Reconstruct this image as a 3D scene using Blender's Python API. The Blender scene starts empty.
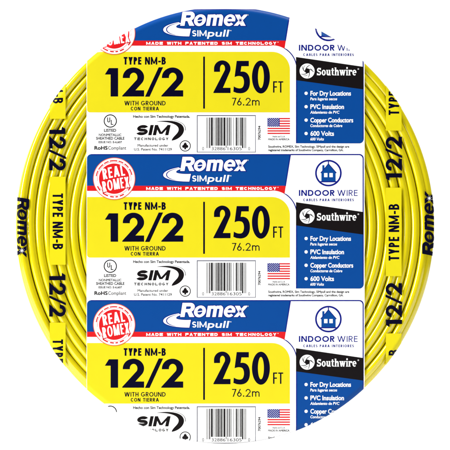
import bpy, math, random
from math import sin, cos, pi, sqrt, radians
from mathutils import Vector
from mathutils.geometry import delaunay_2d_cdt

random.seed(7)
S = bpy.context.scene
COL = S.collection

# ---------------------------------------------------------------- camera, world, light, exposure
# 1 unit of artwork = 1 mm; the coil stands upright on its rim, front face towards -Y
MM = 0.001
CX, CY = 225.0, 225.0            # centre of the coil in artwork millimetres
RX, RY = 209.8, 218.6            # half width / half height of the coil
HALF = 45.0                      # half of the coil's depth
GROUND = CY + RY                 # artwork y of the floor


def W(x, y, d):
    """artwork mm (x right, y down, d towards the viewer) -> world"""
    return ((x - CX) * MM, -d * MM, (GROUND - y) * MM)


cam_d = bpy.data.cameras.new('camera')
cam = bpy.data.objects.new('camera', cam_d)
COL.objects.link(cam)
DIST = 3.2
CAM_Z = 0.004                    # lens just above the floor, picture shifted up to the coil
cam.location = (0, -DIST - HALF * MM, CAM_Z)
cam_d.shift_y = (RY * MM - CAM_Z) / 0.450
cam.rotation_euler = (radians(90), 0, 0)
cam_d.sensor_width = 36.0
cam_d.lens = 36.0 * DIST / 0.450
cam_d.clip_end = 500
S.camera = cam

world = bpy.data.worlds.new('World')
S.world = world
world.use_nodes = True
nt = world.node_tree
bg = nt.nodes['Background']
# a studio: bright white surroundings behind the coil, a dim room behind the camera
tc = nt.nodes.new('ShaderNodeTexCoord')
sp = nt.nodes.new('ShaderNodeSeparateXYZ')
rmp = nt.nodes.new('ShaderNodeMapRange')
rmp.interpolation_type = 'SMOOTHSTEP'
rmp.inputs['From Min'].default_value = 0.4
rmp.inputs['From Max'].default_value = 0.85
rmp.inputs['To Min'].default_value = 0.09
rmp.inputs['To Max'].default_value = 1.15
nt.links.new(tc.outputs['Generated'], sp.inputs[0])
nt.links.new(sp.outputs['Y'], rmp.inputs['Value'])
nt.links.new(rmp.outputs[0], bg.inputs['Strength'])
bg.inputs['Color'].default_value = (1, 1, 1, 1)


def area(name, loc, target, size, power, size_y=None):
    l = bpy.data.lights.new(name, 'AREA')
    l.shape = 'RECTANGLE' if size_y else 'DISK'
    l.size = size
    if size_y:
        l.size_y = size_y
    l.energy = power
    o = bpy.data.objects.new(name, l)
    COL.objects.link(o)
    o.location = loc
    o.rotation_euler = (Vector(target) - Vector(loc)).to_track_quat('-Z', 'Y').to_euler()
    return o


area('strip_softbox', (-3.3, -1.5, 1.75), (0, 0, 1.2), 1.25, 246, 3.2)
area('floor_fill', (0.5, -0.5, 3.6), (0, 0.1, 0), 1.6, 160)  # added overhead fill: whitens the floor and drowns the coil's shadow

S.view_settings.view_transform = 'Standard'
S.view_settings.look = 'None'
S.view_settings.exposure = 0.0
S.view_settings.gamma = 1.0

# ---------------------------------------------------------------- materials


def lin(c):
    c /= 255.0
    return c / 12.92 if c <= 0.04045 else ((c + 0.055) / 1.055) ** 2.4


LIT = 1.5


def mat(name, rgb, rough=0.42, raw=None, mottle=0.03, spec=0.2, scale=60, bump=0.0, bscale=300.0):
    m = bpy.data.materials.new(name)
    m.use_nodes = True
    n = m.node_tree
    b = n.nodes['Principled BSDF']
    base = raw or tuple(lin(c) / LIT for c in rgb)
    tx = n.nodes.new('ShaderNodeTexCoord')
    no = n.nodes.new('ShaderNodeTexNoise')
    no.inputs['Scale'].default_value = scale
    no.inputs['Detail'].default_value = 4
    n.links.new(tx.outputs['Object'], no.inputs['Vector'])
    mx = n.nodes.new('ShaderNodeMix')
    mx.data_type = 'RGBA'
    mx.inputs['A'].default_value = (*[min(1, c * (1 - mottle)) for c in base], 1)
    mx.inputs['B'].default_value = (*[min(1, c * (1 + mottle)) for c in base], 1)
    n.links.new(no.outputs['Fac'], mx.inputs['Factor'])
    n.links.new(mx.outputs['Result'], b.inputs['Base Color'])
    b.inputs['Roughness'].default_value = rough
    b.inputs['Specular IOR Level'].default_value = spec
    if bump:
        n2 = n.nodes.new('ShaderNodeTexNoise')
        n2.inputs['Scale'].default_value = bscale
        n.links.new(tx.outputs['Object'], n2.inputs['Vector'])
        bp = n.nodes.new('ShaderNodeBump')
        bp.inputs['Strength'].default_value = bump
        bp.inputs['Distance'].default_value = 0.0006
        n.links.new(n2.outputs['Fac'], bp.inputs['Height'])
        n.links.new(bp.outputs['Normal'], b.inputs['Normal'])
    return m


M = {
    'white': mat('white_film', None, raw=(0.86, 0.86, 0.86), mottle=0.01),
    'yellow': mat('yellow_print', (252, 236, 26)),
    'stripyellow': mat('strip_yellow_print', (253, 237, 18)),
    'blue': mat('blue_print', (2, 78, 162), spec=0.12),
    'navy': mat('navy_print', (8, 24, 140)),
    'ink': mat('dark_navy_ink', (3, 2, 36), spec=0.08),
    'black': mat('black_ink', (22, 17, 19), spec=0.1),
    'red': mat('red_print', (240, 24, 32)),
    'orange': mat('orange_red_print', (248, 96, 60)),
    'grey': mat('grey_ink', (110, 110, 125)),
    'cable': mat('yellow_cable_jacket', None, rough=0.11, raw=(0.64, 0.535, 0.001), mottle=0.05, scale=90, spec=1.0, bump=0.04, bscale=120),
    'floor': mat('white_studio_floor', None, raw=(0.93, 0.93, 0.93), rough=0.6, mottle=0.005, scale=4),
}

# ---------------------------------------------------------------- 2-D artwork engine (y down, millimetres)


def area2(p):
    return sum(p[i][0] * p[(i + 1) % len(p)][1] - p[(i + 1) % len(p)][0] * p[i][1] for i in range(len(p)))


def ccw(p):
    return p if area2(p) > 0 else p[::-1]


def cdt(adds, subs=()):
    """triangles lying in any of ADDS and in none of SUBS"""
    polys = [ccw(p) for p in list(adds) + list(subs)]
    na = len(adds)
    xs, ys = [q[0] for p in polys for q in p], [q[1] for p in polys for q in p]
    mx, my = (min(xs) + max(xs)) / 2, (min(ys) + max(ys)) / 2
    k = max(max(xs) - min(xs), max(ys) - min(ys)) / 2
    want = sum(abs(area2(p)) for p in polys[:na]) - sum(abs(area2(p)) for p in polys[na:])
    best, out = None, []
    for turn_ in (0.0, 0.37, 0.81, 1.3):
        c, s = cos(turn_), sin(turn_)
        vs, fs = [], []
        for p in polys:
            fs.append(list(range(len(vs), len(vs) + len(p))))
            vs += [Vector((((x - mx) * c - (y - my) * s) / k, ((x - mx) * s + (y - my) * c) / k)) for x, y in p]
        ov, oe, of, _, _, oid = delaunay_2d_cdt(vs, [], fs, 0, 1e-7, True)
        back = [(mx + (v[0] * c + v[1] * s) * k, my + (-v[0] * s + v[1] * c) * k) for v in ov]
        res = [[back[i] for i in f] for f, ids in zip(of, oid) if any(i < na for i in ids) and not any(i >= na for i in ids)]
        if na > 1:
            return res
        bad = abs(sum(abs(area2(t)) for t in res) - want) / abs(want)
        if best is None or bad < best:
            best, out = bad, res
        if best < 0.03:
            break
    return out


def expand(p, d):
    p = ccw(p)
    q = []
    for i in range(len(p)):
        if p[i] != p[i - 1]:
            q.append(p[i])
    p, n, out = q, len(q), []
    for i in range(n):
        a, b, c = Vector(p[i - 1]), Vector(p[i]), Vector(p[(i + 1) % n])
        u, v = (b - a).normalized(), (c - b).normalized()
        n1, n2 = Vector((u.y, -u.x)), Vector((v.y, -v.x))
        k = 1 + n1.dot(n2)
        m = (n1 + n2) / max(k, 0.5)
        out.append(tuple(b + m * d))
    return out


class Art:
    """coloured layers of triangles; level sets the order of the inks"""

    def __init__(self):
        self.layers = []

    def fill(self, mname, level, adds, subs=()):
        self.layers.append((mname, level, cdt(adds, subs)))
        return self

    def raw(self, mname, level, tris):
        self.layers.append((mname, level, tris))
        return self


STEPS = (0.0, 0.15, 0.45, 0.9, 1.5, 2.3, 3.2, 4.2, 5.2)
SH = 5.2


NSEC = 240


def ell(off, n=NSEC):
    return [(CX + (RX - off) * cos(2 * pi * i / n), CY + (RY - off) * sin(2 * pi * i / n)) for i in range(n)]


LOOPS = [ell(o) for o in STEPS]
LAYER = 0.035


def wrap(x, y, level):
    """put a point of the flat print on the film: flat on the face, rolled over the shoulder at the rim"""
    dx, dy = (x - CX), (y - CY)
    s = sqrt((dx / RX) ** 2 + (dy / RY) ** 2)
    off = (1 - s) * (RX + RY) / 2
    if off >= SH:
        return W(x, y, HALF + level * LAYER)
    off = max(off, 0.0)
    c = (SH - off) / SH
    z = sqrt(max(0.0, 1 - c * c))
    nx, ny = dx / RX ** 2, dy / RY ** 2
    k = 1 / max(1e-9, sqrt(nx * nx + ny * ny))
    e = level * LAYER
    return W(x + nx * k * c * e, y + ny * k * c * e, HALF - SH + z * SH + z * e)


def link(name, verts, faces, mats, midx, parent, smooth=False):
    me = bpy.data.meshes.new(name)
    me.from_pydata(verts, [], faces)
    for m in mats:
        me.materials.append(m)
    if midx:
        me.polygons.foreach_set('material_index', midx)
    if smooth:
        me.polygons.foreach_set('use_smooth', [True] * len(faces))
    me.update()
    o = bpy.data.objects.new(name, me)
    COL.objects.link(o)
    if parent:
        o.parent = parent
    return o


def half(p, a, b, inside):
    """convex polygon p cut by the line a-b, keeping the left (inside) or the right side"""
    d = [(b[0] - a[0]) * (q[1] - a[1]) - (b[1] - a[1]) * (q[0] - a[0]) for q in p]
    if not inside:
        d = [-x for x in d]
    if min(d) >= 0:
        return p
    if max(d) <= 0:
        return []
    out = []
    for i in range(len(p)):
        j = (i + 1) % len(p)
        if d[i] >= 0:
            out.append(p[i])
        if (d[i] >= 0) != (d[j] >= 0):
            f = d[i] / (d[i] - d[j])
            out.append((p[i][0] + (p[j][0] - p[i][0]) * f, p[i][1] + (p[j][1] - p[i][1]) * f))
    return out


def trim(t):
    """cut a triangle by the coil's rim and along the cells of the rolled shoulder; returns convex pieces"""
    p = ccw(list(t))
    res = []
    q = p
    for k in range(NSEC):
        q = half(q, LOOPS[-1][k], LOOPS[-1][(k + 1) % NSEC], True)
        if not q:
            break
    if q:
        res.append(q)
    cx, cy = sum(v[0] for v in p) / 3, sum(v[1] for v in p) / 3
    reach = max(math.hypot(v[0] - cx, v[1] - cy) for v in p)
    for k in range(NSEC):
        m = (k + 1) % NSEC
        e = LOOPS[0][k]
        if math.hypot(e[0] - cx, e[1] - cy) > reach + 14:
            continue
        w = half(p, LOOPS[-1][k], LOOPS[-1][m], False)
        if w:
            w = half(w, (CX, CY), LOOPS[0][k], True)
        if w:
            w = half(w, (CX, CY), LOOPS[0][m], False)
        for j in range(len(LOOPS) - 1, 0, -1):
            if not w:
                break
            c = half(w, LOOPS[j - 1][k], LOOPS[j - 1][m], True)
            if c and len(c) > 2:
                res.append(c)
            w = half(w, LOOPS[j - 1][k], LOOPS[j - 1][m], False)
    return res


def snorm(p):
    return sqrt(((p[0] - CX) / RX) ** 2 + ((p[1] - CY) / RY) ** 2)


def emit(name, art, parent, dy=0.0, skirt=None):
    """link ART, moved by DY, as one mesh wrapped on the film and cut at the coil's rim; None if nothing of it is left"""
    verts, faces, mi, names, seen = [], [], [], [], {}
    for mname, level, tris in art.layers:
        if mname not in names:
            names.append(mname)
        k = names.index(mname)
        keep, edge = [], []
        for t in tris:
            t = [(x, y + dy) for x, y in t]
            r = [snorm(p) for p in t]
            if max(r) < 1 - (SH + 1) / RX:
                keep.append(t)
            else:
                edge.append(t)
        for t in edge:
            keep += trim(t)
        for t in keep:
            ids = []
            for p in t:
                key = (round(p[0], 4), round(p[1], 4), level)
                if key not in seen:
                    seen[key] = len(verts)
                    verts.append(wrap(p[0], p[1], level))
                ids.append(seen[key])
            if len(set(ids)) < 3:
                continue
            a = area2(t)
            if abs(a) < 1e-7:
                continue
            faces.append(ids if a < 0 else ids[::-1])
            mi.append(k)
    if skirt:
        for a, b in skirt:
            i = len(verts)
            for p in (a, b):
                verts.append(W(p[0], p[1], HALF - SH))
                verts.append(W(p[0], p[1], -HALF + SH))
            faces.append([i, i + 1, i + 3, i + 2])
            mi.append(names.index('white') if 'white' in names else 0)
    if not faces:
        return None
    return link(name, verts, faces, [M[n] for n in names], mi, parent)


# shapes
def rect(x0, y0, x1, y1):
    return [(x0, y0), (x1, y0), (x1, y1), (x0, y1)]


def arc(cx, cy, rx, ry, a0, a1, n=24):
    """angles in degrees, measured clockwise on the page from +x (y down)"""
    return [(cx + rx * cos(radians(a0 + (a1 - a0) * i / n)), cy + ry * sin(radians(a0 + (a1 - a0) * i / n))) for i in range(n + 1)]


def disc(cx, cy, r, n=64):
    return arc(cx, cy, r, r, 0, 360 - 360 / n, n - 1)


def sector(cx, cy, rx, ry, t, a0, a1, n=24, ty=None):
    ty = t if ty is None else ty
    return arc(cx, cy, rx, ry, a0, a1, n) + arc(cx, cy, rx - t, ry - ty, a1, a0, n)


def ringp(cx, cy, rx, ry, t, ty=None, n=28):
    return [sector(cx, cy, rx, ry, t, -1, 181, n, ty), sector(cx, cy, rx, ry, t, 179, 361, n, ty)]


def rrect(x0, y0, x1, y1, tl=0, tr=0, br=0, bl=0):
    p = []
    p += arc(x0 + tl, y0 + tl, tl, tl, 180, 270, 8) if tl else [(x0, y0)]
    p += arc(x1 - tr, y0 + tr, tr, tr, 270, 360, 14) if tr else [(x1, y0)]
    p += arc(x1 - br, y1 - br, br, br, 0, 90, 8) if br else [(x1, y1)]
    p += arc(x0 + bl, y1 - bl, bl, bl, 90, 180, 8) if bl else [(x0, y1)]
    return p


def band(pts, t):
    """a stroke of width t (or a list of widths) along a polyline"""
    n = len(pts)
    tt = t if isinstance(t, (list, tuple)) else [t] * n
    L, R = [], []
    for i in range(n):
        a, b = Vector(pts[max(0, i - 1)]), Vector(pts[min(n - 1, i + 1)])
        u = (b - a).normalized()
        v = Vector((-u.y, u.x)) * (tt[i] / 2)
        L.append(tuple(Vector(pts[i]) + v))
        R.append(tuple(Vector(pts[i]) - v))
    return L + R[::-1]


def bez(p0, p1, p2, p3, n=20):
    return [tuple((1 - t) ** 3 * a + 3 * (1 - t) ** 2 * t * b + 3 * (1 - t) * t * t * c + t ** 3 * d for a, b, c, d in zip(p0, p1, p2, p3)) for t in [i / n for i in range(n + 1)]]


# a geometric capital alphabet: glyph(ch, W, H, t) in y-up coordinates from the baseline
def dg(x0, y0, x1, y1, h):
    return [(x0 - h / 2, y0), (x0 + h / 2, y0), (x1 + h / 2, y1), (x1 - h / 2, y1)]


def bowl(x0, y0, x1, y1, t, ty):
    r = min((y1 - y0) / 2, (x1 - x0) * 0.75)
    cx = x1 - r
    ry = (y1 - y0) / 2
    return [rect(x0, y0, cx + 0.02, y0 + ty), rect(x0, y1 - ty, cx + 0.02, y1), sector(cx, (y0 + y1) / 2, r, ry, t, -90, 90, 20, ty)]


WIDE = {'I': 0.0, 'M': 1.15, 'W': 1.45, 'L': 0.62, 'E': 0.64, 'F': 0.6, 'S': 0.68, 'T': 0.72, 'P': 0.68, 'R': 0.72, 'B': 0.72, 'J': 0.5,
        'O': 1.05, 'Q': 1.05, 'C': 0.92, 'G': 1.02, 'D': 0.86, 'N': 0.88, 'A': 0.95, 'H': 0.82, 'U': 0.8, 'V': 0.9, 'Y': 0.84, 'X': 0.85, 'K': 0.78,
        'Z': 0.75, '-': 0.42, '.': 0.0, ' ': 0.36, '/': 0.55, '1': 0.36, '2': 0.66, '6': 0.68, '7': 0.66, '3': 0.66, '5': 0.66, '0': 0.7, '8': 0.7, '4': 0.72, '9': 0.68}


def glyph(c, w, H, t):
    ty = t * 0.92
    h = t * 1.12
    q = t
    if c == 'I':
        return [rect(0, 0, t, H)]
    if c == 'A':
        return [dg(h / 2, 0, w / 2, H, h), dg(w - h / 2, 0, w / 2, H, h), rect(w * 0.22, H * 0.2, w * 0.78, H * 0.2 + ty)]
    if c == 'B':
        return [rect(0, 0, t, H)] + bowl(t * 0.5, 0, w, H * 0.54 + ty * 0.4, t, ty) + bowl(t * 0.5, H * 0.54 - ty * 0.4, w * 0.94, H, t, ty)
    if c == 'C':
        return [sector(w / 2, H / 2, w / 2, H / 2, t, 42, 318, 36, ty)]
    if c == 'D':
        return [rect(0, 0, t, H)] + bowl(t * 0.5, 0, w, H, t, ty)
    if c == 'E':
        return [rect(0, 0, t, H), rect(t * 0.5, 0, w, ty), rect(t * 0.5, H - ty, w, H), rect(t * 0.5, H * 0.52 - ty / 2, w * 0.95, H * 0.52 + ty / 2)]
    if c == 'F':
        return [rect(0, 0, t, H), rect(t * 0.5, H - ty, w, H), rect(t * 0.5, H * 0.5 - ty / 2, w * 0.92, H * 0.5 + ty / 2)]
    if c == 'G':
        return [sector(w / 2, H / 2, w / 2, H / 2, t, 42, 360, 40, ty), rect(w * 0.52, H * 0.5 - ty, w, H * 0.5)]
    if c == 'H':
        return [rect(0, 0, t, H), rect(w - t, 0, w, H), rect(t * 0.5, H / 2 - ty / 2, w - t * 0.5, H / 2 + ty / 2)]
    if c == 'J':
        return [rect(w - t, w / 2, w, H), sector(w / 2, w / 2, w / 2, w / 2, t, -180, 0, 16)]
    if c == 'K':
        return [rect(0, 0, t, H), dg(t, H * 0.4, w - h / 2, H, h), dg(w * 0.42, H * 0.55, w - h / 2, 0, h)]
    if c == 'L':
        return [rect(0, 0, t, H), rect(t * 0.5, 0, w, ty)]
    if c == 'M':
        v = 0.12 * H if t > 0.16 * H else 0.0
        h = t * (0.86 if t > 0.16 * H else 1.12)
        return [rect(0, 0, t, H), rect(w - t, 0, w, H), dg(h * 0.5, H, w / 2, v, h), dg(w - h * 0.5, H, w / 2, v, h)]
    if c == 'N':
        return [rect(0, 0, t, H), rect(w - t, 0, w, H), dg(h * 0.5, H, w - h * 0.5, 0, h)]
    if c in 'O0Q':
        return ringp(w / 2, H / 2, w / 2, H / 2, t, ty)
    if c == 'P':
        return [rect(0, 0, t, H)] + bowl(t * 0.5, H * 0.42, w, H, t, ty)
    if c == 'R':
        return [rect(0, 0, t, H)] + bowl(t * 0.5, H * 0.42, w * 0.96, H, t, ty) + [dg(w * 0.45, H * 0.46, w - h / 2, 0, h)]
    if c == 'S':
        r = (H + ty) / 4
        return [sector(w / 2, H - r, w / 2 * 0.95, r, t, 25, 272, 26, ty), sector(w / 2, r, w / 2, r, t, -155, 92, 26, ty)]
    if c == 'T':
        return [rect(0, H - ty, w, H), rect(w / 2 - t / 2, 0, w / 2 + t / 2, H - ty * 0.5)]
    if c == 'U':
        r = w / 2
        ry = min(H * 0.5, r)
        return [rect(0, ry, t, H), rect(w - t, ry, w, H), sector(r, ry, r, ry, t, -181, 1, 20, ty)]
    if c == 'V':
        return [dg(h / 2, H, w / 2, 0, h), dg(w - h / 2, H, w / 2, 0, h)]
    if c == 'W':
        return [dg(h / 2, H, w * 0.28, 0, h), dg(w / 2, H, w * 0.28, 0, h), dg(w / 2, H, w * 0.72, 0, h), dg(w - h / 2, H, w * 0.72, 0, h)]
    if c == 'X':
        return [dg(h / 2, 0, w - h / 2, H, h), dg(h / 2, H, w - h / 2, 0, h)]
    if c == 'Y':
        return [dg(h / 2, H, w / 2, H * 0.42, h), dg(w - h / 2, H, w / 2, H * 0.42, h), rect(w / 2 - t / 2, 0, w / 2 + t / 2, H * 0.46)]
    if c == 'Z':
        return [rect(0, 0, w, ty), rect(0, H - ty, w, H), dg(h / 2, 0, w - h / 2, H, h)]
    if c == '-':
        return [rect(0, H * 0.36, w, H * 0.36 + ty * 1.1)]
    if c == '.':
        return [rect(0, 0, t * 1.15, t * 1.15)]
    if c == '/':
        return [dg(h / 2, -H * 0.02, w - h / 2, H * 1.02, h)]
    if c == '1':
        return [rect(w - t, 0, w, H), [(0, H * 0.76), (w - t * 0.6, H * 0.86), (w - t * 0.6, H), (w - t, H), (0, H * 0.88)]]
    if c == '2':
        r = w / 2
        return [sector(r, H - r, r, r, t, -25, 180, 24, ty), rect(0, 0, w, ty), dg(h * 0.6, 0, w - h * 0.72, H - r * 1.3, h)]
    if c == '6':
        r = w / 2
        return ringp(r, r * 0.98, r, r * 0.98, t, ty) + [dg(h * 0.62, r * 1.1, w * 0.72, H, h)]
    if c == '7':
        return [rect(0, H - ty, w, H), dg(w * 0.28, 0, w - h / 2, H - ty * 0.2, h)]
    return []


def caps(text, x0, x1, y0, y1, t, gap=0.16, slant=0.0, ww=None):
    """capitals fitted between x0..x1 with cap height y0..y1 (page coordinates); returns polygons"""
    H = y1 - y0
    g = gap * H
    rel = [(ww or WIDE).get(c, 0.7) for c in text]
    fixed = sum(t if c == 'I' else (t * 1.15 if c == '.' else 0) for c in text) + g * (len(text) - 1)
    k = (x1 - x0 - fixed) / max(1e-6, sum(rel))
    out, x = [], x0
    for c, r in zip(text, rel):
        w = t if c == 'I' else (t * 1.15 if c == '.' else r * k)
        if c != ' ':
            for p in glyph(c, w, H, t):
                out.append([(x + px + slant * py, y1 - py) for px, py in p])
        x += w + g
    return out


FONTCACHE = {}


def outlines(text):
    """closed contours of a line of running text in the built-in typeface (cap height 1): list of (outer, holes)"""
    def mesh_of(body):
        c = bpy.data.curves.new('typeset', 'FONT')
        c.body = body
        c.size = 1.0
        c.resolution_u = 4
        o = bpy.data.objects.new('typeset', c)
        COL.objects.link(o)
        e = o.evaluated_get(bpy.context.evaluated_depsgraph_get())
        me = e.to_mesh()
        v = [(p.co.x, p.co.y) for p in me.vertices]
        f = [list(p.vertices) for p in me.polygons]
        e.to_mesh_clear()
        bpy.data.objects.remove(o)
        bpy.data.curves.remove(c)
        return v, f
    hv, hf = mesh_of('H')
    bot, cap = min(p[1] for p in hv), max(p[1] for p in hv) - min(p[1] for p in hv)
    v, f = mesh_of(text)
    v = [(x / cap, (y - bot) / cap) for x, y in v]
    key = {}
    ix = [key.setdefault((round(x, 5), round(y, 5)), i) for i, (x, y) in enumerate(v)]
    nxt = {}
    edges = set()
    for q in f:
        q = [ix[i] for i in q]
        if area2([v[i] for i in q]) < 0:
            q = q[::-1]
        for i in range(len(q)):
            edges.add((q[i], q[(i + 1) % len(q)]))
    for a, b in edges:
        if (b, a) not in edges:
            nxt.setdefault(a, []).append(b)
    loops = []
    while nxt:
        a = next(iter(nxt))
        lp = [a]
        while True:
            c = lp[-1]
            if len(nxt[c]) > 1 and len(lp) > 1:      # two corners touch here: keep turning the same way round
                u = Vector(v[c]) - Vector(v[lp[-2]])
                nxt[c].sort(key=lambda q: -u.angle_signed(Vector(v[q]) - Vector(v[c])))
            n = nxt[c].pop()
            if not nxt[c]:
                del nxt[c]
            if n == a or n not in nxt:
                break
            lp.append(n)
        if len(lp) > 2:
            loops.append([v[i] for i in lp])
    outs = [l for l in loops if area2(l) > 0]
    holes = [l for l in loops if area2(l) < 0]

    def box(l):
        return min(p[0] for p in l), max(p[0] for p in l), min(p[1] for p in l), max(p[1] for p in l)
    res = []
    for o in outs:
        ob = box(o)
        res.append((o, [h for h in holes if ob[0] <= box(h)[0] and box(h)[1] <= ob[1] and ob[2] <= box(h)[2] and box(h)[3] <= ob[3]]))
    return res


def typed(text, x0, x1, ytop, ybase, bold=0.0, slant=0.0):
    """running text: cap height ytop..ybase, stretched to x0..x1, each letter thickened by bold (of the cap height); returns triangles"""
    if text not in FONTCACHE:
        FONTCACHE[text] = outlines(text)
    k = ybase - ytop
    gl = FONTCACHE[text]
    xs = [p[0] for o, _ in gl for p in o]
    a, b = min(xs), max(xs)
    d = bold * k
    s = (x1 - x0 - 2 * d) / (b - a)

    def put(p):
        return (x0 + d + (p[0] - a) * s + slant * p[1] * k, ybase - p[1] * k)
    tris = []
    for o, hs in gl:
        o = [put(p) for p in o]
        hs = [[put(p) for p in h] for h in hs]
        got = cdt([o], hs)
        if d:
            size = sum(abs(area2(t)) for t in got)
            fat = cdt([expand(o, d)], [h2 for h2 in (expand(h, -d) for h in hs) if area2(h2) > 0])
            if size < sum(abs(area2(t)) for t in fat) < 2.6 * size:
                got = fat
            else:                                    # a corner too tight to move outwards: thicken edge by edge
                edge = []
                for c in [o] + hs:
                    for i in range(len(c)):
                        p, q = Vector(c[i - 1]), Vector(c[i])
                        if (q - p).length > 1e-4:
                            u = (q - p).normalized() * d * 0.8
                            edge.append(band([tuple(p - u), tuple(q + u)], 2 * d))
                got = cdt(got + edge)
        tris += got
    return tris


def turn(polys, cx, cy, deg):
    c, s = cos(radians(deg)), sin(radians(deg))
    return [[(cx + (x - cx) * c - (y - cy) * s, cy + (x - cx) * s + (y - cy) * c) for x, y in p] for p in polys]


# ---- the big figures, drawn as outlines (coordinates of the middle label)
def fig_two(l, r, top, bottom, hooky, hookw, bar, inr, intop, cy, joinx, a=38):
    """a bold 2"""
    cx = (l + r) / 2
    rx, ry = (r - l) / 2, cy - top
    ix0, ix1 = l + hookw, inr
    icx, irx, iry = (ix0 + ix1) / 2, (ix1 - ix0) / 2, cy - intop
    p = [(l, hooky)] + arc(cx, cy, rx, ry, 180, 360 + a, 40)
    p += [(joinx, bottom - bar), (r, bottom - bar), (r, bottom), (l - 0.6, bottom), (l - 0.6, bottom - 0.8)]
    p += arc(icx, cy, irx, iry, a, -180, 30) + [(ix0, hooky)]
    return p


ONE = [(104.8, 219.7), (108.9, 213.3), (118.1, 213.3), (118.1, 241.7), (110.6, 241.7), (110.6, 219.7)]
TWO = fig_two(122.8, 144.1, 212.7, 241.7, 223.2, 7.0, 6.2, 137.4, 217.9, 222.4, 135.4)
SLASH = [(145.0, 241.9), (149.6, 241.9), (163.1, 212.5), (158.7, 212.5)]
TWO_B = [(x + 39.1, y) for x, y in TWO]
TWELVE = [ONE, TWO, SLASH, TWO_B]

F2 = fig_two(214.0, 230.5, 205.6, 238.2, 217.0, 6.0, 5.2, 225.0, 209.8, 213.8, 222.9, 22)
F5 = [(236.7, 206.1), (248.8, 206.1), (248.8, 211.4), (241.4, 211.4), (240.6, 216.9)]
F5 += bez((240.6, 216.9), (247.0, 215.8), (249.9, 220.6), (249.9, 227.0), 14)
F5 += bez((249.9, 227.0), (249.9, 235.0), (246.0, 238.5), (240.0, 238.5), 14)
F5 += [(236.6, 238.1), (233.4, 236.9), (233.8, 231.6)]
F5 += bez((233.8, 231.6), (236.2, 233.3), (239.4, 234.1), (241.6, 233.2), 8)
F5 += bez((241.6, 233.2), (244.8, 231.8), (244.8, 222.6), (241.4, 221.6), 12)
F5 += bez((241.4, 221.6), (239.0, 220.9), (237.4, 221.1), (234.6, 222.2), 6)
F0_OUT = arc(260.9, 222.2, 8.95, 16.5, 0, 357, 60)
F0_IN = arc(260.9, 222.1, 3.0, 11.2, 0, 357, 48)


# ---- the italic script-like trade word, drawn around (0,0) baseline-left, 65 wide, y up
def trade_word():
    g = []
    # R
    g += [rect(0, 0, 4.5, 14.2), rect(3, 10.6, 8.5, 14.2), rect(3, 4.8, 8.5, 8.0), sector(8.2, 9.5, 5.2, 4.7, 4.0, -90, 90, 16, 3.4),
          [(5.6, 6.4), (10.0, 6.6), (14.6, 0), (9.4, 0)]]
    # o with its slit
    g += ringp(19.4, 5.6, 6.1, 5.9, 3.5, 2.7)
    g += [[(16.0, 4.4), (23.0, 5.6), (23.0, 6.6), (16.0, 5.4)]]
    # m
    g += [rect(26.6, 0, 30.5, 11.2), rect(33.0, 0, 36.7, 8.0), rect(39.2, 0, 43.0, 8.0), sector(33.2, 7.4, 3.5, 4.1, 3.4, 0, 150, 16, 3.2),
          sector(39.5, 7.4, 3.5, 4.1, 3.4, 0, 150, 16, 3.2), rect(29, 8.2, 33, 11.3), rect(35.6, 8.2, 39.4, 11.3)]
    # e
    g += [sector(50.0, 5.6, 5.9, 5.9, 3.4, -2, 318, 36, 2.6), rect(47, 4.4, 55.8, 6.8)]
    # x
    g += [dg(57.2, 0, 66.0, 11.2, 4.3), dg(57.0, 11.2, 65.0, 0, 5.0)]
    return [[(x + 0.17 * y, y) for x, y in ccw(p)] for p in g]


TRADE = trade_word()


def star(cx, cy, r, n=8, inner=0.22):
    return [(cx + (r if i % 2 == 0 else r * inner) * cos(pi * i / n + 0.3), cy + (r if i % 2 == 0 else r * inner) * sin(pi * i / n + 0.3)) for i in range(2 * n)]


STAR = star(62.0, 5.6, 3.7)

# ---------------------------------------------------------------- one label, drawn for the middle of the three
NAVY_EDGE = [(291.0, 154.2), (284.7, 193.6)]


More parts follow.
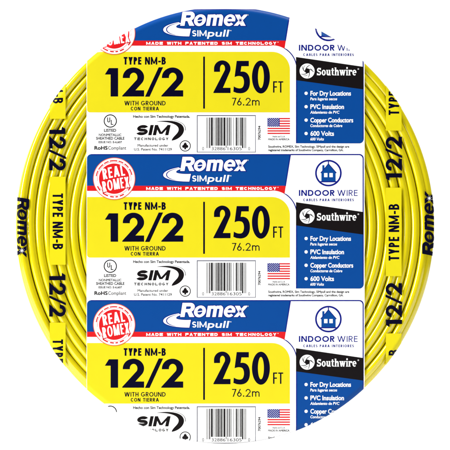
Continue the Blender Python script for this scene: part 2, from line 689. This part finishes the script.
def art_banner():
    a = Art()
    blue = arc(91.2, 158.4, 4.2, 4.2, 180, 270, 8) + [(290.9, 154.2), (285.9, 186), (87.0, 186)]
    a.fill('blue', 1, [blue])
    a.fill('navy', 2, [rect(91.0, 154.1, 290.9, 155.0), [(289.9, 154.4), (291.0, 154.4), (285.9, 186), (284.9, 186)]])
    red = [(87, 185.8), (285.8, 185.8), (284.6, 193.4)] + arc(272, 215, 24.5, 24.5, -60, -88, 8) + [(270, 190.9), (87, 190.9)]
    a.fill('red', 2, [red])
    # the trade word with its dark outline
    place = [[(180.2 + x * 0.97, 171.0 - y) for x, y in p] for p in TRADE]
    sw = [(178.6, 167.4)] + bez((178.6, 167.4), (168, 169.3), (163.2, 172.2), (163.2, 175.0), 14) + bez((163.2, 175.0), (163.2, 178.8), (174, 181.6), (189.3, 181.6), 16)
    sw += [(190.9, 173.9)] + bez((190.9, 173.9), (184, 174.3), (177, 173.6), (176.2, 172.3), 8) + bez((176.2, 172.3), (175.8, 170.8), (178.5, 169.6), (181.6, 169.0), 6)
    a.fill('navy', 3, [expand(p, 0.75) for p in place] + [expand(sw, 0.7)])
    a.fill('white', 4, place + [sw])
    line = bez((178.2, 168.2), (168.6, 170.4), (166.2, 172.8), (166.6, 175.2), 14) + bez((166.6, 175.2), (167.0, 177.6), (170.5, 179.2), (175.4, 180.2), 12)[1:]
    n = len(line)
    a.fill('navy', 5, [band(line, [0.25 + 0.7 * sin(pi * i / (n - 1)) for i in range(n)])])
    st = [(180.2 + x * 0.97, 171.0 - y) for x, y in STAR]
    a.fill('navy', 5, [st])
    a.raw('white', 4, typed('TM', 245.6, 248.4, 159.6, 160.8, 0.02))
    a.fill('white', 4, caps('SIM', 192.1, 206.6, 175.5, 181.6, 1.25, 0.15))
    a.raw('white', 4, typed('pull', 207.4, 228.0, 175.2, 181.6, 0.035, 0.2))
    a.raw('white', 4, typed('TM', 229.4, 231.4, 175.4, 176.4, 0.02))
    words = 'MADE WITH PATENTED SIM TECHNOLOGY'
    wide = {c: 1.0 for c in 'ABCDEFGHJKLNOPRSTUVXYZ'}
    wide.update({'M': 1.25, 'W': 1.35, 'I': 0.0, ' ': 0.72})
    a.fill('white', 3, caps(words, 146.2, 276.4, 187.05, 189.95, 0.92, 0.26, 0, wide))
    a.fill('white', 3, [disc(278.0, 187.4, 0.45, 12)])
    return a


def art_field():
    a = Art()
    a.fill('yellow', 1, [rrect(87.0, 197.0, 289.9, 257.6, 0, 18, 0, 3)])
    a.fill('ink', 2, TWELVE)
    a.fill('ink', 2, caps('TYPE', 123.7, 141.4, 202.2, 209.8, 1.75, 0.12) + caps('NM', 145.0, 157.3, 202.2, 209.8, 1.55, 0.11)
           + [rect(158.2, 206.0, 160.8, 207.5)] + caps('B', 161.6, 165.8, 202.2, 209.8, 1.7))
    a.fill('ink', 2, caps('WITH', 124.4, 138.5, 246.1, 250.6, 0.8, 0.16) + caps('GROUND', 141.0, 165.6, 246.1, 250.6, 0.8, 0.14))
    a.fill('ink', 2, caps('CON', 130.8, 140.4, 252.0, 255.6, 0.74, 0.16) + caps('TIERRA', 142.9, 158.9, 252.0, 255.6, 0.74, 0.16))
    a.fill('ink', 2, [rect(203.2, 201.8, 204.9, 253.8)])
    a.fill('ink', 2, [F2, F5, F0_OUT], [F0_IN])
    a.fill('ink', 2, caps('F', 273.1, 277.2, 226.5, 237.8, 1.35) + caps('T', 278.2, 283.2, 226.5, 237.8, 1.35))
    a.fill('ink', 2, caps('76', 232.0, 241.6, 243.0, 250.7, 0.95, 0.09) + [rect(243.0, 249.4, 244.2, 250.7)] + caps('2', 245.6, 250.6, 243.0, 250.7, 0.95)
           + [rect(252.0, 245.3, 252.95, 250.7), rect(255.3, 247.6, 256.25, 250.7), rect(258.6, 247.6, 259.55, 250.7),
              sector(254.1, 247.5, 2.15, 2.25, 0.95, -180, 0, 14), sector(257.4, 247.5, 2.15, 2.25, 0.95, -180, 0, 14)])
    return a


def slab_word(x0, x1, ytop, ybase):
    """the round serifed word on the black band, y up from the baseline then fitted"""
    H = 7.4
    t, g, x = 1.75, [], 0.0
    xh = 5.4

    def ser(cx, y, w=2.6):
        g.append(rect(cx - w / 2, y, cx + w / 2, y + 0.62))
    # S
    r = (H + 1.35) / 4
    g.extend([sector(2.6, H - r, 2.5, r, 1.7, 15, 272, 22, 1.35), sector(2.6, r, 2.7, r, 1.7, -165, 92, 22, 1.35), rect(4.3, 5.2, 5.0, 7.3), rect(0, 0.1, 0.7, 2.3)])
    x = 6.0
    g.extend(ringp(x + 2.45, xh / 2, 2.5, xh / 2 + 0.1, 1.65, 1.0))
    x += 5.5
    g.extend([rect(x + 0.5, 1.2, x + 2.2, xh), rect(x + 3.4, 0, x + 5.1, xh), sector(x + 2.5, 1.7, 2.0, 1.75, 1.7, -180, 0, 14, 1.1)])
    ser(x + 1.1, xh - 0.62, 2.4); ser(x + 4.0, xh - 0.62, 2.2); ser(x + 4.8, 0, 2.0)
    x += 6.3
    g.extend([rect(x + 0.7, 0.9, x + 2.4, 7.0), sector(x + 2.4, 1.5, 1.7, 1.5, 1.5, -180, -40, 12, 1.0), rect(x, xh - 0.8, x + 3.4, xh)])
    x += 4.0
    g.extend([rect(x + 0.5, 0, x + 2.2, H + 0.3), rect(x + 3.5, 0, x + 5.2, 3.6), sector(x + 3.4, 3.5, 1.8, 2.0, 1.65, 0, 170, 14, 1.1)])
    ser(x + 1.2, 0); ser(x + 4.4, 0); ser(x + 1.0, H - 0.3, 2.0)
    x += 6.0
    g.extend([dg(x + 1.2, xh, x + 2.6, 0, 1.8), dg(x + 4.0, xh, x + 2.6, 0, 1.2), dg(x + 4.0, xh, x + 5.4, 0, 1.8), dg(x + 6.9, xh, x + 5.4, 0, 1.2)])
    ser(x + 1.2, xh - 0.62, 2.6); ser(x + 4.0, xh - 0.62, 2.4); ser(x + 6.9, xh - 0.62, 2.2)
    x += 8.2
    g.extend([rect(x + 0.5, 0, x + 2.2, xh), disc(x + 1.35, H - 0.2, 1.0, 20)])
    ser(x + 1.35, 0); ser(x + 1.0, xh - 0.62, 2.0)
    x += 3.0
    g.extend([rect(x + 0.5, 0, x + 2.2, xh), sector(x + 3.2, 3.3, 1.7, 2.1, 1.4, 40, 150, 12, 1.2), disc(x + 3.9, 4.4, 0.95, 18)])
    ser(x + 1.35, 0, 2.8); ser(x + 1.0, xh - 0.62, 2.0)
    x += 5.0
    g.extend([sector(x + 2.5, xh / 2, 2.5, xh / 2 + 0.1, 1.65, 0, 315, 30, 1.0), rect(x + 0.8, 2.3, x + 4.95, 3.2)])
    x += 5.2
    k = (x1 - x0) / x
    ky = (ybase - ytop) / H
    return [[(x0 + px * k, ybase - py * ky) for px, py in p] for p in g]


def art_info():
    a = Art()
    # outline of the whole panel, drawn as a dark blue line
    outer = [(290.9, 154.0)] + arc(359.3, 158.4, 4.4, 4.4, 270, 360, 10) + arc(359.3, 284.2, 4.4, 4.4, 0, 90, 10) + [(296.0, 288.5), (296.0, 213)]
    outer += arc(272, 215, 24.4, 24.4, -6, -61, 12)
    inner = [(290.3, 155.2)] + arc(359.0, 158.8, 3.6, 3.6, 270, 360, 10) + [(362.6, 287), (297.0, 287), (297.0, 213)] + arc(272, 215, 25.4, 25.4, -6, -54, 12) + [(284.4, 193.2)]
    a.fill('navy', 1, [outer], [inner])
    a.fill('white', 1, [inner])
    band_ = [(296.0, 202.2), (363.4, 212.0), (363.4, 234.6), (296.0, 225.4)]
    a.fill('black', 2, [band_])
    a.fill('blue', 2, [[(296.2, 225.4), (363.5, 234.6)] + arc(359.4, 284.2, 4.1, 4.1, 0, 90, 10) + [(296.2, 288.3)]])
    a.fill('navy', 3, [[(296.0, 225.4), (297.0, 225.5), (297.0, 288.3), (296.0, 288.3)], [(362.8, 234.6), (363.6, 234.6), (363.6, 284.2), (362.8, 284.2)]])
    # house in a ring
    hx, hy = 328.4, 173.1
    a.fill('navy', 2, [disc(hx, hy, 13.3, 80)], [disc(hx, hy, 11.6, 80)])
    house = [(320.6, 172.6), (322.3, 170.8), (322.3, 165.2), (324.4, 165.2), (324.4, 168.2), (328.4, 163.2), (336.4, 172.4), (335.6, 173.4), (335.6, 181.9), (321.4, 181.9), (321.4, 173.4)]
    a.fill('blue', 3, [house], [rect(324.0, 173.0, 327.5, 177.2), rect(329.3, 173.0, 332.8, 177.2)])
    a.fill('navy', 4, [band([(320.6, 173.0), (328.4, 163.9), (336.4, 173.0)], 0.75), band([(328.4, 161.2), (328.4, 164.4)], 1.0), rect(319.6, 181.2, 337.2, 182.3)])
    a.fill('navy', 2, caps('INDOOR', 298.9, 334.6, 190.0, 195.9, 1.35, 0.17))
    a.fill('navy', 2, caps('WIRE', 337.3, 357.6, 190.0, 195.9, 0.82, 0.2))
    a.fill('navy', 2, caps('CABLES PARA INTERIORES', 303.2, 353.8, 198.6, 201.2, 0.6, 0.28))
    # round emblem: wire twisted round a hollow centre
    ex, ey = 307.1, 216.2
    a.fill('white', 3, [disc(ex, ey, 7.5, 64)], [disc(ex + 0.2, ey - 0.2, 2.5, 32)])
    cuts = []
    for k in range(5):
        b = k * 72 + 20
        pts = [(ex + r * cos(radians(b + q)), ey + r * sin(radians(b + q))) for r, q in ((2.2, 0), (3.4, 26), (4.8, 44), (6.1, 56), (7.0, 62))]
        cuts.append(band(pts, [0.8, 0.75, 0.65, 0.5, 0.25]))
    for k in range(3):
        b = k * 120 + 75
        pts = [(ex + r * cos(radians(b + q)), ey + r * sin(radians(b + q))) for r, q in ((3.6, 0), (4.6, 22), (5.4, 40), (6.0, 58))]
        cuts.append(band(pts, [0.2, 0.5, 0.45, 0.2]))
    a.fill('black', 4, cuts)
    a.fill('white', 3, slab_word(316.9, 356.6, 213.0, 220.6))
    a.fill('white', 3, ringp(358.3, 214.2, 0.75, 0.75, 0.3, None, 10))
    rows = [('For Dry Locations', 351.0, 'Para lugares secos', 337.0), ('PVC Insulation', 344.0, 'Aislamiento de PVC', 339.2),
            ('Copper Conductors', 353.2, 'Conductores de Cobre', 342.2), ('600 Volts', 334.0, '600 Volts', 323.8)]
    for i, (u, ux, l, lx) in enumerate(rows):
        y = 238.5 + 13.4 * i
        a.fill('white', 3, [disc(306.1, y, 1.65, 24)])
        a.raw('white', 3, typed(u, 310.4, ux, y - 2.2, y + 2.2, 0.038))
        a.raw('white', 3, typed(l, 310.2, lx, y + 4.2, y + 6.9, 0.03, 0.12))
    return a


def art_seal():
    a = Art()
    cx, cy = 114.2, 178.7
    a.fill('orange', 6, [disc(cx, cy, 21.2, 90)])
    a.fill('white', 7, [disc(cx, cy, 20.5, 90)])
    seg = []
    for a0, a1 in ((188, 206), (210, 232), (236, 252), (256, 280), (284, 300), (305, 322), (327, 348)):
        seg.append(sector(cx, cy, 18.6, 18.6, 1.1, a0, a1, 8))
    for a0, a1 in ((30, 40), (58, 72), (78, 86), (91, 103), (110, 128), (140, 156)):
        seg.append(sector(cx, cy, 18.9, 18.9, 1.3, a0, a1, 8))
    seg += [sector(cx, cy, 17.0, 17.0, 0.35, 172, 368, 40), sector(cx, cy, 17.0, 17.0, 0.35, 30, 150, 30)]
    a.fill('red', 8, seg)
    real = caps('REAL', 103.4, 125.6, 166.6, 177.3, 1.75, 0.12)
    romex = caps('ROMEX', 101.6, 128.4, 178.9, 189.6, 1.55, 0.1)

    def warp(ps):
        out = []
        for p in ps:
            q = []
            n = len(p)
            for i in range(n):
                (xa, ya), (xb, yb) = p[i], p[(i + 1) % n]
                for s in (0, 0.5):
                    x, y = xa + (xb - xa) * s, ya + (yb - ya) * s
                    q.append((x - 0.05 * (y - cy), y + ((x - cx) / 14) ** 2 * 0.5))
            out.append(q)
        return turn(out, cx, cy, -11)
    real, romex = warp(real), warp(romex)
    a.fill('red', 8, [disc(cx, cy, 15.2, 72)] + [expand(p, 0.85) for p in romex])
    a.fill('white', 9, real + romex)
    return a


def art_safety():
    a = Art()
    a.fill('black', 1, ringp(110.3, 266.2, 6.6, 6.6, 0.95, None, 40))
    a.fill('black', 1, caps('U', 107.2, 110.2, 262.6, 267.6, 0.85) + caps('L', 110.8, 113.4, 265.0, 270.0, 0.85))
    a.raw('black', 1, typed('LISTED', 104.0, 116.2, 274.2, 276.9, 0.05))
    a.raw('black', 1, typed('NONMETALLIC', 98.8, 121.4, 278.9, 281.2, 0.045))
    a.raw('black', 1, typed('SHEATHED CABLE', 96.0, 124.5, 282.2, 284.8, 0.045))
    a.raw('black', 1, typed('ISSUE NO. E-6,607', 98.5, 122.0, 286.3, 288.3, 0.05))
    a.raw('black', 1, typed('RoHS', 94.4, 107.6, 291.4, 294.8, 0.06))
    a.raw('black', 1, typed('Compliant', 108.2, 126.2, 291.4, 294.8, 0.015))
    return a


def art_tech():
    a = Art()
    a.raw('black', 1, typed('Hecho con Sim Technology Patentada.', 133.1, 190.0, 260.4, 262.9, 0.05))
    bl = {'S': 1.0, 'M': 1.35, 'I': 0}
    a.fill('black', 1, caps('SIM', 135.4, 168.4, 270.2, 280.4, 3.3, 0.12, 0.22, bl))
    a.fill('black', 1, caps('TECHNOLOGY', 133.9, 168.4, 282.7, 285.4, 0.72, 0.32, 0.05, {c: 1.0 for c in 'TECHNOLGY'}))
    out = bez((157.2, 266.6), (172, 264.6), (183.6, 267.0), (184.0, 274.6), 20) + bez((184.0, 274.6), (184.2, 280.0), (178.0, 285.0), (172.0, 285.8), 16)[1:]
    inn = bez((171.6, 285.6), (173.0, 281.0), (179.2, 278.6), (178.6, 274.0), 16) + bez((178.6, 274.0), (177.6, 268.6), (167.0, 266.6), (157.2, 266.9), 20)[1:]
    a.fill('black', 1, [out + inn])
    line = bez((165.0, 265.2), (178, 264.6), (186.4, 268.6), (185.4, 275.6), 20)
    a.fill('black', 1, [band(line, [0.12 + 0.5 * i / 20 for i in range(21)])])
    a.raw('black', 1, typed('Manufactured under', 137.6, 168.2, 289.4, 291.8, 0.03))
    a.raw('black', 1, typed('U.S. Patent No. 7411129', 134.0, 171.8, 293.3, 295.7, 0.03))
    return a


def art_tree_mark():
    a = Art()
    cx, cy = 185.2, 291.1
    a.fill('black', 1, ringp(cx, cy, 5.6, 5.6, 0.8, None, 32))
    a.fill('black', 1, [disc(cx, cy - 1.4, 1.6, 20), disc(cx - 1.5, cy + 0.5, 1.55, 20), disc(cx + 1.5, cy + 0.5, 1.55, 20),
                        [(cx, cy - 3.8), (cx + 1.5, cy - 1.2), (cx - 1.5, cy - 1.2)], [(cx - 0.45, cy), (cx + 0.45, cy), (cx + 1.0, cy + 3.4), (cx - 1.0, cy + 3.4)]])
    return a


def art_barcode():
    a = Art()
    a.fill('grey', 1, [rect(196.8, 260.3, 255.8, 297.6)], [rect(197.6, 261.2, 255.2, 297.0)])
    L = {'0': '0001101', '1': '0011001', '2': '0010011', '3': '0111101', '4': '0100011', '5': '0110001', '6': '0101111', '7': '0111011', '8': '0110111', '9': '0001011'}
    d = '032886163050'
    bits = '101' + ''.join(L[c] for c in d[:6]) + '01010' + ''.join(''.join('10'[int(b)] for b in L[c]) for c in d[6:]) + '101'
    x0, x1 = 206.4, 246.2
    m = (x1 - x0) / 95
    bars, i = [], 0
    while i < 95:
        if bits[i] == '1':
            j = i
            while j < 95 and bits[j] == '1':
                j += 1
            guard = i < 10 or i >= 85 or 45 <= i < 50
            bars.append(rect(x0 + i * m, 262.7, x0 + j * m, 293.3 if guard else 290.9))
            i = j
        else:
            i += 1
    a.fill('black', 1, bars)
    for s, xa, xb in (('0', 202.2, 204.0), ('32886', 211.6, 225.4), ('16305', 227.7, 241.6), ('0', 248.2, 250.0)):
        a.raw('black', 1, typed(s, xa, xb, 292.2, 295.4, 0.0))
    t = typed('70076294', 0, 14.2, -2.3, 0, 0.05)
    a.raw('black', 1, [[(260.5 + y, 285.2 - x) for x, y in p] for p in t])
    return a


def art_flag():
    a = Art()
    x0, x1, y0, y1 = 267.5, 290.0, 263.2, 279.2
    h = (y1 - y0) / 13
    a.fill('red', 1, [rect(x0, y0 + h * k, x1, y0 + h * (k + 1)) for k in range(0, 13, 2)])
    cxr, cyb = 279.6, y0 + 7 * h
    a.fill('navy', 2, [rect(x0, y0, cxr, cyb)])
    stars = []
    for r in range(9):
        for c in range(6 if r % 2 == 0 else 5):
            sx = x0 + (cxr - x0) * (c + (0.55 if r % 2 == 0 else 1.05)) / 6.1
            sy = y0 + (cyb - y0) * (r + 0.75) / 9.5
            stars.append([(sx + (0.52 if i % 2 == 0 else 0.21) * sin(pi * i / 5), sy - (0.52 if i % 2 == 0 else 0.21) * cos(pi * i / 5)) for i in range(10)])
    a.fill('white', 3, stars)
    a.raw('black', 1, typed('Hecho en E.U.A.', 272.6, 285.2, 280.9, 282.5, 0.03))
    a.raw('black', 1, typed('MADE IN AMERICA', 268.2, 289.4, 283.6, 285.4, 0.04))
    return a


def art_small():
    a = Art()
    a.raw('black', 1, typed('Southwire, ROMEX, Sim Technology, SIMpull and the design are', 268.2, 349.2, 290.7, 292.8, 0.05))
    a.raw('black', 1, typed('registered trademarks of Southwire Company, Carrollton, GA.', 268.2, 343.4, 294.2, 296.3, 0.05))
    return a


# ---------------------------------------------------------------- the setting
v = [(-1.6, -1.2, 0), (1.6, -1.2, 0), (1.6, 1.1, 0), (-1.6, 1.1, 0)]
floor = link('floor', [(x, y, -0.0006) for x, y, z in v], [[0, 1, 2, 3]], [M['floor']], None, None)
floor['kind'] = 'structure'

# ---------------------------------------------------------------- the coil of cable
coil = bpy.data.objects.new('cable_coil', None)
COL.objects.link(coil)
coil['label'] = 'round coil of yellow electrical cable in printed wrap with three white, blue and yellow labels'
coil['category'] = 'cable coil'

PITCH, RAD = 8.75, 4.36


def cable_path():
    """one length of cable: a flat spiral on the front face, a helix down the outside, a spiral on the back"""
    pts = []
    turns = 12
    n = 300
    ph = [random.uniform(0, 6.28) for _ in range(8)]

    def wob(th):
        return 0.42 * sin(th * 1.03 + ph[0]) + 0.3 * sin(th * 2.31 + ph[1]) + 0.16 * sin(th * 5.7 + ph[2])

    def add(th, off, d):
        off = max(off, RAD + 0.15)
        pts.append((CX + (RX - off) * cos(th), CY + (RY - off) * sin(th), d, th))
    top = HALF - RAD - 0.55
    # the layer below: from the rim inwards, half a pitch aside
    for i in range(0, turns * n + 1):
        th = 2 * pi * (i - turns * n) / n
        add(th - 2 * pi * 0, RAD + 0.15 + PITCH * i / n, top - 7.6)
    for i in range(turns * n, -1, -1):
        th = 2 * pi * (turns * n - i) / n
        o = PITCH * i / n + 1.6
        d = top - 0.25 + 0.25 * sin(th * 1.7 + ph[4])
        if o < RAD + 0.15:
            d -= (RAD + 0.15 - o) * 0.55
        add(th, o + wob(th) * min(1, i / n), d)
    d0 = pts[-1][2]
    deep = 8
    for i in range(1, deep * n + 1):
        th = 2 * pi * i / n
        add(th, RAD + 0.15, d0 + (-HALF + RAD + 0.6 - d0) * i / (deep * n))
    for i in range(1, turns * n + 1):
        th = 2 * pi * (i + deep * n) / n
        add(th, RAD + 0.15 + PITCH * i / n, -HALF + RAD + 0.6)
    return pts


def build_cable():
    pts = cable_path()
    K = 18
    verts, faces = [], []
    for (x, y, d, th) in pts:
        nx, ny = cos(th) / RX, sin(th) / RY
        k = 1 / sqrt(nx * nx + ny * ny)
        nx, ny = nx * k, ny * k
        for j in range(K):
            a = 2 * pi * j / K
            r, f = RAD * cos(a), RAD * sin(a)
            verts.append(W(x + nx * r, y + ny * r, d + f))
    for i in range(len(pts) - 1):
        for j in range(K):
            a, b = i * K + j, i * K + (j + 1) % K
            faces.append([a, b, b + K, a + K])
    faces.append(list(range(K)))
    faces.append([len(verts) - K + j for j in range(K)][::-1])
    return link('cable', verts, faces, [M['cable']], None, coil, True)


cable = build_cable()

# three labels down the face; each is a part, its printed fields are sub-parts
FILM_L, FILM_R = 86.5, 364.6
ARTS = [('brand_banner', art_banner()), ('size_panel', art_field()), ('feature_panel', art_info()), ('round_seal', art_seal()), ('safety_mark', art_safety()),
        ('technology_emblem', art_tech()), ('tree_mark', art_tree_mark()), ('barcode', art_barcode()), ('flag', art_flag()), ('small_print', art_small())]
RIM = ell(0.0)
for dy, y0, y1, state in ((-145.2, 0.0, 153.0, 'top label of the wrap, cut by the rim above its blue banner'), (0.0, 153.0, 299.3, 'complete middle label of the wrap'),
                          (146.0, 299.3, 450.0, 'bottom label of the wrap, cut by the rim through its barcode')):
    film = Art().fill('white', 0, [rect(FILM_L, y0, FILM_R, y1)])
    sk = []
    for i in range(NSEC):
        p, q = RIM[i], RIM[(i + 1) % NSEC]
        if all(FILM_L < s[0] < FILM_R and y0 <= s[1] <= y1 for s in (p, q)):
            sk.append((p, q))
    panel = emit('label_panel', film, coil, 0, sk)
    panel['label'] = state
    for nm, art in ARTS:
        emit(nm, art, panel, dy)

# clear side strips with their yellow patches and lettering (cut away where they leave the rim)


def ccw_turn(polys, x_right, y_start):
    """text laid along +x with its baseline on y=0 -> reading upwards"""
    return [[(x_right + y, y_start - x) for x, y in p] for p in polys]


def cw_turn(polys, x_left, y_start):
    return [[(x_left - y, y_start + x) for x, y in p] for p in polys]


def flat12(length, height):
    k = length / (183.2 - 104.8)
    kk = height / (241.7 - 212.7)
    return [[((x - 104.8) * k, (y - 241.7) * kk) for x, y in p] for p in TWELVE]


def flat_type(length, height):
    k = length / 42.1
    ps = caps('TYPE', 0, 17.7 * k, -height, 0, 2.0, 0.14) + caps('NM', 21.3 * k, 33.5 * k, -height, 0, 2.0, 0.12)
    ps += [rect(34.6 * k, -height * 0.5, 37.0 * k, -height * 0.5 + 1.8)] + caps('B', 37.9 * k, 42.1 * k, -height, 0, 2.0)
    return ps


def side_strip(left):
    a = Art()
    if left:
        for y0 in (30.6, 176.6, 322.6):
            a.fill('stripyellow', 0, [rect(49.7, y0, 65.6, y0 + 88.2)])
            a.fill('ink', 1, cw_turn(flat_type(56.0, 10.4), 52.6, y0 + 16.8))
        for y0 in (126.6, 272.8):
            a.fill('ink', 1, cw_turn(flat12(43.8, 16.6), 49.2, y0))
    else:
        for y1 in (130.6, 276.2, 422.0):
            a.fill('stripyellow', 0, [rect(385.8, y1 - 88.6, 401.6, y1)])
            a.fill('ink', 1, ccw_turn(flat_type(56.6, 10.6), 399.2, y1 - 15.6))
        for y1 in (180.8, 327.2):
            a.fill('ink', 1, ccw_turn(flat12(44.0, 16.4), 402.0, y1))
    o = emit('printed_strip', a, coil)
    o['label'] = 'printed strip reading downwards' if left else 'printed strip reading upwards'


side_strip(True)
side_strip(False)


def edge_word(left):
    a = Art()
    L = 57.6 if left else 62.0
    k = L / 66.6
    kk = 12.0 / 14.2
    flat = [[(x * k, -y * kk) for x, y in p] for p in TRADE]
    st = [(x * k, -y * kk) for x, y in STAR]
    if left:
        a.fill('ink', 1, cw_turn(flat, 17.2, 197.0))
        a.fill('white', 2, cw_turn([st], 17.2, 197.0))
        a.fill('navy', 1, [band([(18.0, 178.0), (17.0, 186.0), (16.6, 194.0)], [0.4, 1.6, 1.0])])
    else:
        a.fill('ink', 1, ccw_turn(flat, 434.2, 256.0))
        a.fill('white', 2, ccw_turn([st], 434.2, 256.0))
    emit('printed_word', a, coil)


edge_word(True)
edge_word(False)
